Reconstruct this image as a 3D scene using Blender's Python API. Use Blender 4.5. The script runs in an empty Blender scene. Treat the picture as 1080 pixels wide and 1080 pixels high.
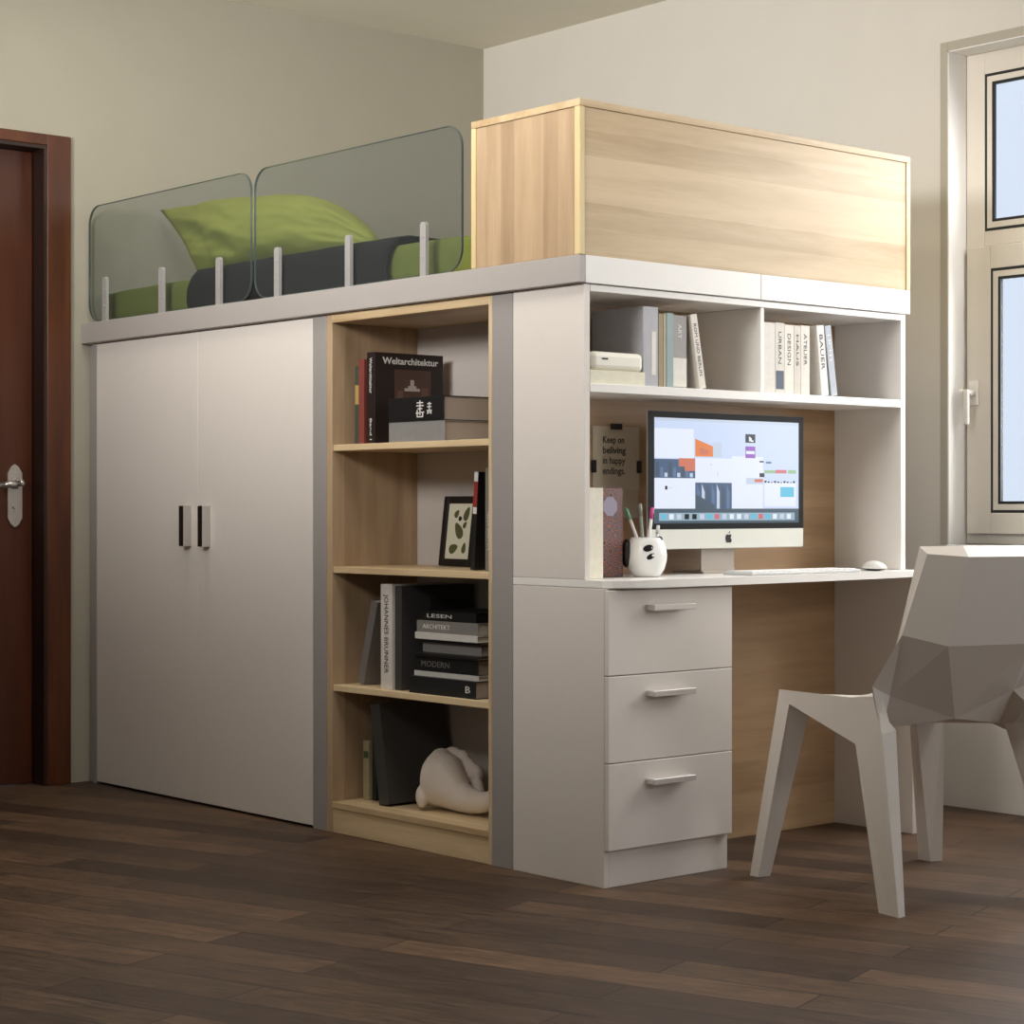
import bpy, bmesh, math, random
from mathutils import Vector, Matrix, Euler
random.seed(7)
S = bpy.context.scene
COL = S.collection
PI = math.pi

# ------------------------------------------------------------------ materials
def lin(c):
    return tuple(((v/255)/12.92 if v/255 <= .04045 else (((v/255)+.055)/1.055)**2.4) for v in c) + (1,)

_m = {}
def mat(name, rgb, rough=.5, metal=0, noise=0, nscale=40, bump=0, emit=0, spec=.5, coat=0):
    if name in _m: return _m[name]
    m = bpy.data.materials.new(name); m.use_nodes = True
    nt = m.node_tree; b = nt.nodes['Principled BSDF']
    c = lin(rgb)
    b.inputs['Base Color'].default_value = c
    b.inputs['Roughness'].default_value = rough
    b.inputs['Metallic'].default_value = metal
    b.inputs['Specular IOR Level'].default_value = spec
    b.inputs['Coat Weight'].default_value = coat
    if emit:
        b.inputs['Emission Color'].default_value = c
        b.inputs['Emission Strength'].default_value = emit
    tc = nt.nodes.new('ShaderNodeTexCoord')
    n = nt.nodes.new('ShaderNodeTexNoise'); n.inputs['Scale'].default_value = nscale; n.inputs['Detail'].default_value = 4
    nt.links.new(tc.outputs['Object'], n.inputs['Vector'])
    a = noise if noise else .008
    r = nt.nodes.new('ShaderNodeMapRange')
    r.inputs['To Min'].default_value = 1-a; r.inputs['To Max'].default_value = 1+a
    r.inputs['From Min'].default_value = .3; r.inputs['From Max'].default_value = .7
    nt.links.new(n.outputs['Fac'], r.inputs['Value'])
    h = nt.nodes.new('ShaderNodeHueSaturation'); h.inputs['Color'].default_value = c
    nt.links.new(r.outputs['Result'], h.inputs['Value'])
    nt.links.new(h.outputs['Color'], b.inputs['Base Color'])
    if bump:
        bp = nt.nodes.new('ShaderNodeBump'); bp.inputs['Strength'].default_value = bump; bp.inputs['Distance'].default_value = .002
        nt.links.new(n.outputs['Fac'], bp.inputs['Height']); nt.links.new(bp.outputs['Normal'], b.inputs['Normal'])
    _m[name] = m
    return m

def wood(name, dark, light, grain='z', rough=.45, strip=.07, contrast=1.0):
    """laminated wood: strips across, streaked noise along the grain"""
    if name in _m: return _m[name]
    m = bpy.data.materials.new(name); m.use_nodes = True
    nt = m.node_tree; L = nt.links; b = nt.nodes['Principled BSDF']
    b.inputs['Roughness'].default_value = rough
    tc = nt.nodes.new('ShaderNodeTexCoord')
    mp = nt.nodes.new('ShaderNodeMapping')
    sc = {'x': (1.2, 14, 14), 'y': (14, 1.2, 14), 'z': (14, 14, 1.2)}[grain]
    mp.inputs['Scale'].default_value = sc
    L.new(tc.outputs['Object'], mp.inputs['Vector'])
    n = nt.nodes.new('ShaderNodeTexNoise'); n.inputs['Scale'].default_value = 1.6; n.inputs['Detail'].default_value = 6
    n.inputs['Distortion'].default_value = .5
    L.new(mp.outputs['Vector'], n.inputs['Vector'])
    n2 = nt.nodes.new('ShaderNodeTexNoise'); n2.inputs['Scale'].default_value = 12; n2.inputs['Detail'].default_value = 3
    L.new(mp.outputs['Vector'], n2.inputs['Vector'])
    # strips : a white noise on floored coordinate across the grain
    sx = nt.nodes.new('ShaderNodeSeparateXYZ'); L.new(tc.outputs['Object'], sx.inputs['Vector'])
    add = nt.nodes.new('ShaderNodeMath'); add.operation = 'ADD'
    if grain == 'z': L.new(sx.outputs['X'], add.inputs[0]); L.new(sx.outputs['Y'], add.inputs[1])
    elif grain == 'x': L.new(sx.outputs['Z'], add.inputs[0]); L.new(sx.outputs['Y'], add.inputs[1])
    else: L.new(sx.outputs['Z'], add.inputs[0]); L.new(sx.outputs['X'], add.inputs[1])
    wob = nt.nodes.new('ShaderNodeMath'); wob.operation = 'MULTIPLY_ADD'; wob.inputs[1].default_value = .02
    L.new(n.outputs['Fac'], wob.inputs[0]); L.new(add.outputs[0], wob.inputs[2])
    dv = nt.nodes.new('ShaderNodeMath'); dv.operation = 'DIVIDE'; dv.inputs[1].default_value = strip
    L.new(wob.outputs[0], dv.inputs[0])
    fl = nt.nodes.new('ShaderNodeMath'); fl.operation = 'FLOOR'; L.new(dv.outputs[0], fl.inputs[0])
    wn = nt.nodes.new('ShaderNodeTexWhiteNoise'); wn.noise_dimensions = '1D'; L.new(fl.outputs[0], wn.inputs['W'])
    m1 = nt.nodes.new('ShaderNodeMath'); m1.operation = 'MULTIPLY_ADD'; m1.inputs[1].default_value = .35*contrast
    L.new(wn.outputs['Value'], m1.inputs[0]); L.new(n.outputs['Fac'], m1.inputs[2])
    m2 = nt.nodes.new('ShaderNodeMath'); m2.operation = 'MULTIPLY_ADD'; m2.inputs[1].default_value = .25
    L.new(n2.outputs['Fac'], m2.inputs[0]); L.new(m1.outputs[0], m2.inputs[2])
    cr = nt.nodes.new('ShaderNodeValToRGB')
    cr.color_ramp.elements[0].position = .45; cr.color_ramp.elements[0].color = lin(dark)
    cr.color_ramp.elements[1].position = 1.05; cr.color_ramp.elements[1].color = lin(light)
    L.new(m2.outputs[0], cr.inputs['Fac']); L.new(cr.outputs['Color'], b.inputs['Base Color'])
    _m[name] = m
    return m

def floor_mat():
    m = bpy.data.materials.new('floor_planks'); m.use_nodes = True
    nt = m.node_tree; L = nt.links; b = nt.nodes['Principled BSDF']
    tc = nt.nodes.new('ShaderNodeTexCoord')
    mp = nt.nodes.new('ShaderNodeMapping'); mp.inputs['Rotation'].default_value = (0, 0, math.radians(72))
    L.new(tc.outputs['Object'], mp.inputs['Vector'])
    br = nt.nodes.new('ShaderNodeTexBrick')
    br.inputs['Scale'].default_value = 1; br.inputs['Brick Width'].default_value = .95; br.inputs['Row Height'].default_value = .125
    br.inputs['Mortar Size'].default_value = .0022; br.inputs['Mortar Smooth'].default_value = .3
    br.offset = .37; br.offset_frequency = 2
    br.inputs['Color1'].default_value = lin((100, 77, 58)); br.inputs['Color2'].default_value = lin((64, 48, 37))
    br.inputs['Mortar'].default_value = lin((38, 27, 21))
    L.new(mp.outputs['Vector'], br.inputs['Vector'])
    mp2 = nt.nodes.new('ShaderNodeMapping'); mp2.inputs['Scale'].default_value = (3.5, 30, 1)
    L.new(mp.outputs['Vector'], mp2.inputs['Vector'])
    n = nt.nodes.new('ShaderNodeTexNoise'); n.inputs['Scale'].default_value = 2.2; n.inputs['Detail'].default_value = 8; n.inputs['Distortion'].default_value = 1.2
    L.new(mp2.outputs['Vector'], n.inputs['Vector'])
    n2 = nt.nodes.new('ShaderNodeTexNoise'); n2.inputs['Scale'].default_value = 3.2; n2.inputs['Detail'].default_value = 5
    L.new(mp.outputs['Vector'], n2.inputs['Vector'])
    r = nt.nodes.new('ShaderNodeMapRange'); r.inputs['From Min'].default_value = .3; r.inputs['From Max'].default_value = .7
    r.inputs['To Min'].default_value = .55; r.inputs['To Max'].default_value = 1.45
    L.new(n.outputs['Fac'], r.inputs['Value'])
    r2 = nt.nodes.new('ShaderNodeMapRange'); r2.inputs['From Min'].default_value = .3; r2.inputs['From Max'].default_value = .7
    r2.inputs['To Min'].default_value = .85; r2.inputs['To Max'].default_value = 1.15
    L.new(n2.outputs['Fac'], r2.inputs['Value'])
    mu = nt.nodes.new('ShaderNodeMath'); mu.operation = 'MULTIPLY'; L.new(r.outputs[0], mu.inputs[0]); L.new(r2.outputs[0], mu.inputs[1])
    h = nt.nodes.new('ShaderNodeHueSaturation'); L.new(br.outputs['Color'], h.inputs['Color']); L.new(mu.outputs[0], h.inputs['Value'])
    L.new(h.outputs['Color'], b.inputs['Base Color'])
    rr = nt.nodes.new('ShaderNodeMapRange'); rr.inputs['To Min'].default_value = .42; rr.inputs['To Max'].default_value = .62
    L.new(n.outputs['Fac'], rr.inputs['Value']); L.new(rr.outputs[0], b.inputs['Roughness'])
    b.inputs['Specular IOR Level'].default_value = .35
    bp = nt.nodes.new('ShaderNodeBump'); bp.inputs['Strength'].default_value = .25; bp.inputs['Distance'].default_value = .002
    L.new(n.outputs['Fac'], bp.inputs['Height']); L.new(bp.outputs['Normal'], b.inputs['Normal'])
    return m

def glass_mat(name, tint, haze, haze_col, gloss=.08):
    m = bpy.data.materials.new(name); m.use_nodes = True
    nt = m.node_tree; L = nt.links; nt.nodes.remove(nt.nodes['Principled BSDF'])
    out = nt.nodes['Material Output']
    t = nt.nodes.new('ShaderNodeBsdfTransparent'); t.inputs['Color'].default_value = tint
    d = nt.nodes.new('ShaderNodeBsdfDiffuse'); d.inputs['Color'].default_value = haze_col
    g = nt.nodes.new('ShaderNodeBsdfGlossy'); g.inputs['Roughness'].default_value = .03; g.inputs['Color'].default_value = (1, 1, 1, 1)
    a = nt.nodes.new('ShaderNodeMixShader'); a.inputs[0].default_value = haze
    L.new(t.outputs[0], a.inputs[1]); L.new(d.outputs[0], a.inputs[2])
    lw = nt.nodes.new('ShaderNodeLayerWeight'); lw.inputs['Blend'].default_value = gloss
    c = nt.nodes.new('ShaderNodeMixShader'); L.new(lw.outputs['Fresnel'], c.inputs[0])
    L.new(a.outputs[0], c.inputs[1]); L.new(g.outputs[0], c.inputs[2])
    L.new(c.outputs[0], out.inputs['Surface'])
    return m

def pattern_mat():
    m = bpy.data.materials.new('patterned_paper'); m.use_nodes = True
    nt = m.node_tree; L = nt.links; b = nt.nodes['Principled BSDF']
    tc = nt.nodes.new('ShaderNodeTexCoord')
    v = nt.nodes.new('ShaderNodeTexVoronoi'); v.inputs['Scale'].default_value = 48; v.inputs['Randomness'].default_value = .35
    L.new(tc.outputs['Object'], v.inputs['Vector'])
    cr = nt.nodes.new('ShaderNodeValToRGB'); e = cr.color_ramp.elements
    e[0].position = 0; e[0].color = lin((170, 92, 52)); e[1].position = .25; e[1].color = lin((52, 64, 78))
    for p, c in ((.4, (128, 56, 48)), (.55, (96, 108, 114)), (.7, (40, 38, 44)), (.85, (70, 82, 92))):
        q = e.new(p); q.color = lin(c)
    cr.color_ramp.interpolation = 'CONSTANT'
    sep = nt.nodes.new('ShaderNodeSeparateColor'); L.new(v.outputs['Color'], sep.inputs[0])
    ad = nt.nodes.new('ShaderNodeMath'); ad.operation = 'MULTIPLY_ADD'; ad.inputs[1].default_value = 3.1
    L.new(v.outputs['Distance'], ad.inputs[0]); L.new(sep.outputs[0], ad.inputs[2])
    fr = nt.nodes.new('ShaderNodeMath'); fr.operation = 'FRACT'; L.new(ad.outputs[0], fr.inputs[0])
    L.new(fr.outputs[0], cr.inputs['Fac']); L.new(cr.outputs[0], b.inputs['Base Color'])
    b.inputs['Roughness'].default_value = .5
    return m

WHITE = mat('white_laminate', (224, 217, 210), .42)
WHITE2 = mat('white_desk_laminate', (240, 237, 232), .32)
GREY = mat('grey_laminate', (158, 153, 150), .45)
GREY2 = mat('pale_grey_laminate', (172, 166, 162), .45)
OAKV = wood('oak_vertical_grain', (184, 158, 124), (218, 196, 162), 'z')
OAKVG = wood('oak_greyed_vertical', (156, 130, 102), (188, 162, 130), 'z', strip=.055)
OAKX = wood('oak_horizontal_grain', (172, 145, 106), (206, 182, 145), 'x', strip=.06)
OAKY = wood('oak_long_grain', (188, 158, 118), (226, 202, 162), 'y')
OAKB = wood('oak_back_panel', (158, 126, 92), (188, 156, 120), 'x', strip=.09, contrast=.7)
OAKE = wood('oak_pale_edge', (206, 184, 136), (232, 212, 166), 'z', strip=.3)
RED_WOOD = wood('reddish_brown_door_wood', (72, 35, 14), (104, 55, 24), 'z', strip=.5, rough=.4)
RED_WOOD2 = wood('brown_door_leaf_wood', (58, 26, 10), (88, 42, 17), 'z', strip=.3, rough=.42)
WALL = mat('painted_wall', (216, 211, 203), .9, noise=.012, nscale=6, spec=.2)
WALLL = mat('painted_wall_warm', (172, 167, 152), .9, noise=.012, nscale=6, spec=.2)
CEIL = mat('painted_ceiling', (236, 231, 216), .95, noise=.01, nscale=5, spec=.1)
STEEL = mat('brushed_steel', (190, 188, 185), .3, metal=1)
STEEL_REFLECTION = mat('steel_dark_reflection', (70, 62, 58), .35, metal=.8)
POSTM = mat('satin_grey_metal', (172, 170, 168), .45, metal=.25)
PAGES = mat('book_pages', (205, 196, 182), .85, noise=.06, nscale=300)
PAGEG = mat('book_pages_grey', (168, 156, 145), .85, noise=.06, nscale=300)
BLACK = mat('black_gloss', (16, 15, 16), .3)
BLACKM = mat('black_matte', (24, 22, 22), .6)
OFFW = mat('window_frame_white', (222, 215, 204), .4)
REVEAL = mat('reveal_white', (232, 230, 226), .6)
GASKET = mat('black_gasket', (18, 20, 22), .5)
CERAMIC = mat('white_ceramic', (228, 217, 206), .5)
CHAIR = mat('chair_white_plastic', (214, 206, 196), .38)
GREEN = mat('olive_green_cotton', (124, 130, 60), .9, noise=.06, nscale=25, bump=.25)
GREENP = mat('green_pillow_cotton', (150, 154, 72), .85, noise=.05, nscale=12, bump=.3)
DARKB = mat('charcoal_blanket', (20, 18, 20), .95, noise=.08, nscale=60, bump=.3)
SMOKE = glass_mat('smoked_glass', (.81, .835, .835, 1), .035, (.42, .45, .44, 1), .04)
GEDGE = mat('dark_glass_edge', (84, 94, 90), .2)
PANE = glass_mat('clear_glass', (.98, .99, 1, 1), .02, (.8, .85, .9, 1), .03)

# ------------------------------------------------------------------ mesh helpers
def bx(bm, x0, x1, y0, y1, z0, z1, bev=.0012, mi=0, M=None):
    t = bmesh.new()
    bmesh.ops.create_cube(t, size=1)
    for v in t.verts:
        v.co = Vector(((x0+x1)/2+v.co.x*(x1-x0), (y0+y1)/2+v.co.y*(y1-y0), (z0+z1)/2+v.co.z*(z1-z0)))
    if bev:
        bmesh.ops.bevel(t, geom=list(t.edges), offset=min(bev, .45*min(abs(x1-x0), abs(y1-y0), abs(z1-z0))), segments=1 if bev < .004 else 3, profile=.5, affect='EDGES')
    for f in t.faces: f.material_index = mi
    if M is not None: bmesh.ops.transform(t, matrix=M, verts=t.verts)
    me = bpy.data.meshes.new('t'); t.to_mesh(me); t.free(); bm.from_mesh(me); bpy.data.meshes.remove(me)

def tube(bm, p0, p1, r0, r1=None, n=16, mi=0, cap=True):
    r1 = r0 if r1 is None else r1
    p0, p1 = Vector(p0), Vector(p1); d = (p1-p0).normalized()
    a = d.orthogonal().normalized(); b = d.cross(a)
    A = [bm.verts.new(p0+(a*math.cos(2*PI*i/n)+b*math.sin(2*PI*i/n))*r0) for i in range(n)]
    B = [bm.verts.new(p1+(a*math.cos(2*PI*i/n)+b*math.sin(2*PI*i/n))*r1) for i in range(n)]
    for i in range(n):
        f = bm.faces.new((A[i], A[(i+1) % n], B[(i+1) % n], B[i])); f.material_index = mi; f.smooth = True
    if cap:
        for q in (list(reversed(A)), B):
            f = bm.faces.new(q); f.material_index = mi

def prism(bm, pts, off, mi=0):
    """pts: closed polygon (3d), extruded by vector off"""
    off = Vector(off)
    A = [bm.verts.new(Vector(p)) for p in pts]; B = [bm.verts.new(Vector(p)+off) for p in pts]
    n = len(pts)
    fs = [bm.faces.new(list(reversed(A))), bm.faces.new(B)]
    for i in range(n): fs.append(bm.faces.new((A[i], A[(i+1) % n], B[(i+1) % n], B[i])))
    for f in fs: f.material_index = mi
    return fs

def ball(bm, c, r, sc=(1, 1, 1), mi=0, seg=24, M=None):
    t = bmesh.new(); bmesh.ops.create_uvsphere(t, u_segments=seg, v_segments=seg//2, radius=r)
    for v in t.verts: v.co = Vector((v.co.x*sc[0], v.co.y*sc[1], v.co.z*sc[2]))
    if M is not None: bmesh.ops.transform(t, matrix=M, verts=t.verts)
    for v in t.verts: v.co += Vector(c)
    for f in t.faces: f.material_index = mi; f.smooth = True
    me = bpy.data.meshes.new('t'); t.to_mesh(me); t.free(); bm.from_mesh(me); bpy.data.meshes.remove(me)

def obj(name, bm, mats, parent=None, loc=None):
    if loc is not None:
        bmesh.ops.translate(bm, verts=bm.verts, vec=-Vector(loc))
    bmesh.ops.recalc_face_normals(bm, faces=bm.faces)
    me = bpy.data.meshes.new(name); bm.to_mesh(me); bm.free()
    o = bpy.data.objects.new(name, me); COL.objects.link(o)
    for m in (mats if isinstance(mats, (list, tuple)) else [mats]): me.materials.append(m)
    if loc is not None: o.location = loc
    if parent is not None:
        o.parent = parent
    return o

def tag(o, label, cat, group=None, kind=None):
    o['label'] = label; o['category'] = cat
    if group: o['group'] = group
    if kind: o['kind'] = kind
    return o

def thing(name, label, cat, loc=(0, 0, 0), group=None, mw=None):
    o = bpy.data.objects.new(name, None); COL.objects.link(o); o.empty_display_size = .05
    if mw is not None: o.matrix_world = mw
    else: o.location = loc
    return tag(o, label, cat, group)

def struct(name, bm, m, parent=None):
    o = obj(name, bm, m, parent)
    if parent is None: o['kind'] = 'structure'
    return o

def B(*a, **k):
    bm = bmesh.new(); bx(bm, *a, **k); return bm

def frame(o, x, y, z):
    """matrix from origin and axis directions"""
    M = Matrix.Identity(4)
    for i, v in enumerate((x, y, z)):
        v = Vector(v).normalized()
        for j in range(3): M[j][i] = v[j]
    for j in range(3): M[j][3] = o[j]
    return M

def text_part(txt, size, m, parent, mw_local, name='title', depth=.0002, align='LEFT', fit=None, bold=0):
    """lettering as flat mesh; mw_local maps text XY to parent's local space"""
    cu = bpy.data.curves.new('lettering', 'FONT'); cu.body = txt; cu.size = size; cu.extrude = depth; cu.align_x = align
    cu.offset = bold; cu.resolution_u = 2
    t = bpy.data.objects.new('lettering', cu); COL.objects.link(t)
    dg = bpy.context.evaluated_depsgraph_get(); dg.update()
    me = bpy.data.meshes.new_from_object(t.evaluated_get(dg))
    bpy.data.objects.remove(t); bpy.data.curves.remove(cu)
    if fit and len(me.vertices):
        w = max(v.co.x for v in me.vertices)-min(v.co.x for v in me.vertices)
        s = fit/w
        for v in me.vertices: v.co.x *= s
    for v in me.vertices: v.co = mw_local @ v.co
    me.materials.clear(); me.materials.append(m)
    me.name = name
    o = bpy.data.objects.new(name, me); COL.objects.link(o); o.parent = parent
    return o

# ------------------------------------------------------------------ room
L = 2.47; WX = 1.756; H = 2.74
bm = B(-4.6, 2.3, -6.2, 2.7, -.1, 0, bev=0); struct('floor', bm, floor_mat())
bm = B(-4.6, 2.05, -6.2, 2.7, H, H+.1, bev=0); struct('ceiling', bm, CEIL)
# wall with the brown door (far left in the photo)
DX0, DX1, DZ = -1.02, -.155, 2.14
bm = bmesh.new()
bx(bm, DX1, WX+.3, L, L+.2, 0, H, bev=0)
bx(bm, -4.6, DX0, L, L+.2, 0, H, bev=0)
bx(bm, DX0, DX1, L, L+.2, DZ, H, bev=0)
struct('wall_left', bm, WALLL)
# wall with the window
WY1, WY0, WZ0, WZ1 = .217, -1.25, .813, 2.348
bm = bmesh.new()
bx(bm, WX, WX+.22, WY1, L, 0, H, bev=0)
bx(bm, WX, WX+.22, -1.9, WY0, 0, H, bev=0)
bx(bm, WX, WX+.22, WY0, WY1, 0, WZ0, bev=0)
bx(bm, WX, WX+.22, WY0, WY1, WZ1, H, bev=0)
struct('wall_right', bm, WALL)
# shadow band round the opening, its shade put into thin darker strips
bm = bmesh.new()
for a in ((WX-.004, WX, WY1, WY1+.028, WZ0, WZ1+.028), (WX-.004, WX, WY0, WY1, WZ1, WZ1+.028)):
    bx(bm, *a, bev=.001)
struct('trim_1', bm, mat('shadow_band', (176, 170, 156), .8))
# white reveal lining
FX = 1.843
bm = bmesh.new()
bx(bm, WX-.002, FX, WY1-.004, WY1, WZ0, WZ1, bev=0)
bx(bm, WX-.002, FX, WY0, WY1, WZ1-.004, WZ1, bev=0)
bx(bm, WX-.002, FX, WY0, WY0+.004, WZ0, WZ1, bev=0)
struct('trim_2', bm, REVEAL)
bm = B(WX-.012, FX+.01, WY0, WY1, WZ0-.02, WZ0, bev=.003); struct('trim_3', bm, REVEAL)

# window
win = bpy.data.objects.new('window_1', None); COL.objects.link(win); win.location = (FX, -.5, WZ0); win['kind'] = 'structure'
def wobj(name, bm, m, parent=win): 
    o = obj(name, bm, m, parent)
    if parent is win: o.matrix_parent_inverse = Matrix.Translation(-win.location)
    return o
y1, y0 = WY1-.004, WY0+.004
def ring(bm, x0, x1, ya, yb, za, zb, t, bev=.002):
    tl = t if isinstance(t, (tuple, list)) else (t, t, t, t)  # left(y high), right, bottom, top
    bx(bm, x0, x1, yb-tl[0], yb, za, zb, bev=bev); bx(bm, x0, x1, ya, ya+tl[1], za, zb, bev=bev)
    bx(bm, x0, x1, ya+tl[1], yb-tl[0], za, za+tl[2], bev=bev); bx(bm, x0, x1, ya+tl[1], yb-tl[0], zb-tl[3], zb, bev=bev)
bm = bmesh.new()
ring(bm, FX, FX+.045, y0, y1, WZ0, WZ1-.004, (.07, .07, .04, .068))
bx(bm, FX, FX+.045, y0+.07, y1-.07, 1.74, 1.787, bev=.002)
wobj('window_frame', bm, OFFW)
# fixed upper light : gasket, bead, gasket, pane
bm = bmesh.new(); ring(bm, FX+.001, FX+.012, y0+.07, y1-.07, 1.787, 2.276, .009, 0); wobj('gasket', bm, GASKET)
bm = bmesh.new(); ring(bm, FX+.000, FX+.012, y0+.079, y1-.079, 1.796, 2.267, .018, 0); wobj('glazing_bead', bm, OFFW)
bm = bmesh.new(); ring(bm, FX+.001, FX+.010, y0+.097, y1-.097, 1.814, 2.249, .009, 0); wobj('inner_gasket', bm, GASKET)
wobj('pane', B(FX+.004, FX+.010, y0+.1062, y1-.106, 1.823, 2.240, bev=0), PANE)
# lower sash
sash = bpy.data.objects.new('sash', None); COL.objects.link(sash); sash.parent = win
bm = bmesh.new(); ring(bm, FX-.012, FX+.035, -.55, y1-.012, .845, 1.738, (.088, .088, .066, .07)); 
so = obj('sash_frame', bm, OFFW, sash); so.matrix_parent_inverse = Matrix.Translation(-win.location)
for nm, xa, xb, ins, t, m in (('gasket', -.010, .003, .0, .009, GASKET), ('glazing_bead', -.011, .003, .009, .018, OFFW), ('inner_gasket', -.010, .003, .027, .009, GASKET)):
    bm = bmesh.new(); ring(bm, FX+xa, FX+xb, -.462+ins, y1-.1-ins, .911+ins, 1.668-ins, t, 0)
    o = obj(nm, bm, m, sash); o.matrix_parent_inverse = Matrix.Translation(-win.location)
o = obj('pane', B(FX-.005, FX+.001, -.4262, y1-.1362, .9472, 1.6318, bev=0), PANE, sash); o.matrix_parent_inverse = Matrix.Translation(-win.location)
bm = bmesh.new(); bx(bm, FX-.02, FX-.012, .155, .19, 1.245, 1.325, bev=.003)
tube(bm, (FX-.02, .172, 1.285), (FX-.052, .172, 1.285), .010, .009)
bx(bm, FX-.060, FX-.048, .163, .181, 1.185, 1.295, bev=.004)
bx(bm, FX-.062, FX-.046, .184, .196, 1.28, 1.296, bev=.003)
o = obj('handle', bm, mat('handle_white', (236, 232, 226), .3), sash); o.matrix_parent_inverse = Matrix.Translation(-win.location)
# mate sash on the right (outside the frame)
bm = bmesh.new(); ring(bm, FX-.012, FX+.05, y0+.012, -.56, .845, 1.738, .08)
wobj('second_sash', bm, OFFW)
wobj('pane', B(FX+.03, FX+.036, y0+.1, -.64, .925, 1.66, bev=0), PANE)

# door
door = bpy.data.objects.new('door_1', None); COL.objects.link(door); door['kind'] = 'structure'; door.location = (-.6, L, 0)
def dobj(name, bm, m, parent=None):
    o = obj(name, bm, m, parent or door)
    if parent is None: o.matrix_parent_inverse = Matrix.Translation(-door.location)
    return o
bm = bmesh.new()
bx(bm, DX1, -.067, L-.02, L-.0005, 0, 2.172, bev=.002); bx(bm, DX0-.088, DX0, L-.02, L-.0005, 0, 2.172, bev=.002)
bx(bm, DX0, DX1, L-.02, L-.0005, 2.135, 2.172, bev=.002)
dobj('door_casing', bm, RED_WOOD)
bm = bmesh.new()
bx(bm, DX1-.012, DX1-.0005, L-.018, L+.12, 0, 2.134, bev=0); bx(bm, DX0+.0005, DX0+.012, L-.018, L+.12, 0, 2.134, bev=0)
bx(bm, DX0+.012, DX1-.012, L-.018, L+.12, 2.122, 2.134, bev=0)
dobj('door_jamb', bm, mat('dark_jamb', (40, 18, 9), .5))
leaf = dobj('door_leaf', B(DX0+.014, DX1-.014, L+.06, L+.1, .004, 2.12, bev=.002), RED_WOOD2)
bm = bmesh.new()
pts = []
cx, hw, zb, zt = -.236, .026, .862, 1.072
for (x, z) in ((cx-hw, zb+.03), (cx-hw*.5, zb+.008), (cx, zb), (cx+hw*.5, zb+.008), (cx+hw, zb+.03), (cx+hw, zt-.03), (cx+hw*.5, zt-.008), (cx, zt), (cx-hw*.5, zt-.008), (cx-hw, zt-.03)):
    pts.append((x, L+.052, z))
prism(bm, pts, (0, .0075, 0))
tube(bm, (cx, L+.052, 1.008), (cx, L+.015, 1.008), .02, .016)
tube(bm, (cx+.006, L+.02, 1.008), (cx-.06, L+.014, 1.002), .012, .01); tube(bm, (cx-.06, L+.014, 1.002), (cx-.13, L+.022, 1.0), .01, .007)
ball(bm, (cx+.006, L+.02, 1.008), .013)
tube(bm, (cx, L+.053, .93), (cx, L+.045, .93), .008)
dobj('handle', bm, mat('nickel', (205, 202, 198), .28, metal=.85), leaf)

# ------------------------------------------------------------------ wardrobe
XF = 0.0
wd = thing('wardrobe', 'tall pale grey two-door wardrobe under the left end of the loft bed', 'wardrobe')
bm = bmesh.new()
bx(bm, .02, 1.2, 1.142, 1.16, .0, 1.478); bx(bm, .02, 1.2, 2.43, 2.448, 0, 1.478); bx(bm, 1.18, 1.2, 1.16, 2.43, 0, 1.478); bx(bm, .02, 1.18, 1.16, 2.43, .06, .078); bx(bm, .02, 1.18, 1.16, 2.43, 1.46, 1.478)
obj('carcass', bm, WHITE, wd)
for k, (ya, yb, hy) in enumerate(((1.7645, 2.3965, 1.80), (1.1415, 1.7638, 1.69))):
    d = obj('door', B(0, .018, ya, yb, .008, 1.476, bev=.0006), WHITE, wd)
    bm = bmesh.new()
    bx(bm, -.0285, -.0005, hy, hy+.027, .806, .934, bev=.0008)
    bx(bm, -.030, -.0285, hy+.001, hy+.026, .807, .933, bev=.0004, mi=1)  # dark front plate: the mirrored dark reflection put into its colour
    obj('handle', bm, [mat('satin_nickel', (196, 190, 184), .4, metal=.4), STEEL_REFLECTION], d)
bm = bmesh.new(); bx(bm, 0, .02, 1.0735, 1.139, 0, 1.478, bev=.001); obj('stile', bm, GREY, wd)
bm = bmesh.new(); bx(bm, .012, .03, 2.424, 2.467, 0, 1.478, bev=.001); bx(bm, 0, .02, 2.399, 2.424, 0, 1.478, bev=.001); obj('stile', bm, GREY, wd)

# ------------------------------------------------------------------ bookcase
BD = .31
bc = thing('bookcase', 'narrow open oak bookcase with four compartments beside the wardrobe', 'bookcase')
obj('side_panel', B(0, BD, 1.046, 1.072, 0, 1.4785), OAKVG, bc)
obj('side_panel', B(0, BD, .338, .352, 0, 1.4785), OAKV, bc)
bm = B(0, BD, .352, 1.046, 1.455, 1.4785); obj('top_panel', bm, OAKY, bc)
obj('back_panel', B(BD, BD+.012, .338, 1.072, 0, 1.4785, bev=0), mat('bookcase_back', (190, 182, 176), .6), bc)
for z in (1.107, .759, .422):
    obj('shelf', B(.004, BD-.001, .3525, 1.0455, z-.018, z), OAKY, bc)
obj('shelf', B(.0, BD-.001, .3525, 1.0455, .070, .088), OAKY, bc)
obj('kickboard', B(.003, .02, .3525, 1.0455, 0, .0695), OAKY, bc)
obj('stile', B(0, .02, .256, .337, 0, 1.478, bev=.001), GREY, bc)

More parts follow.
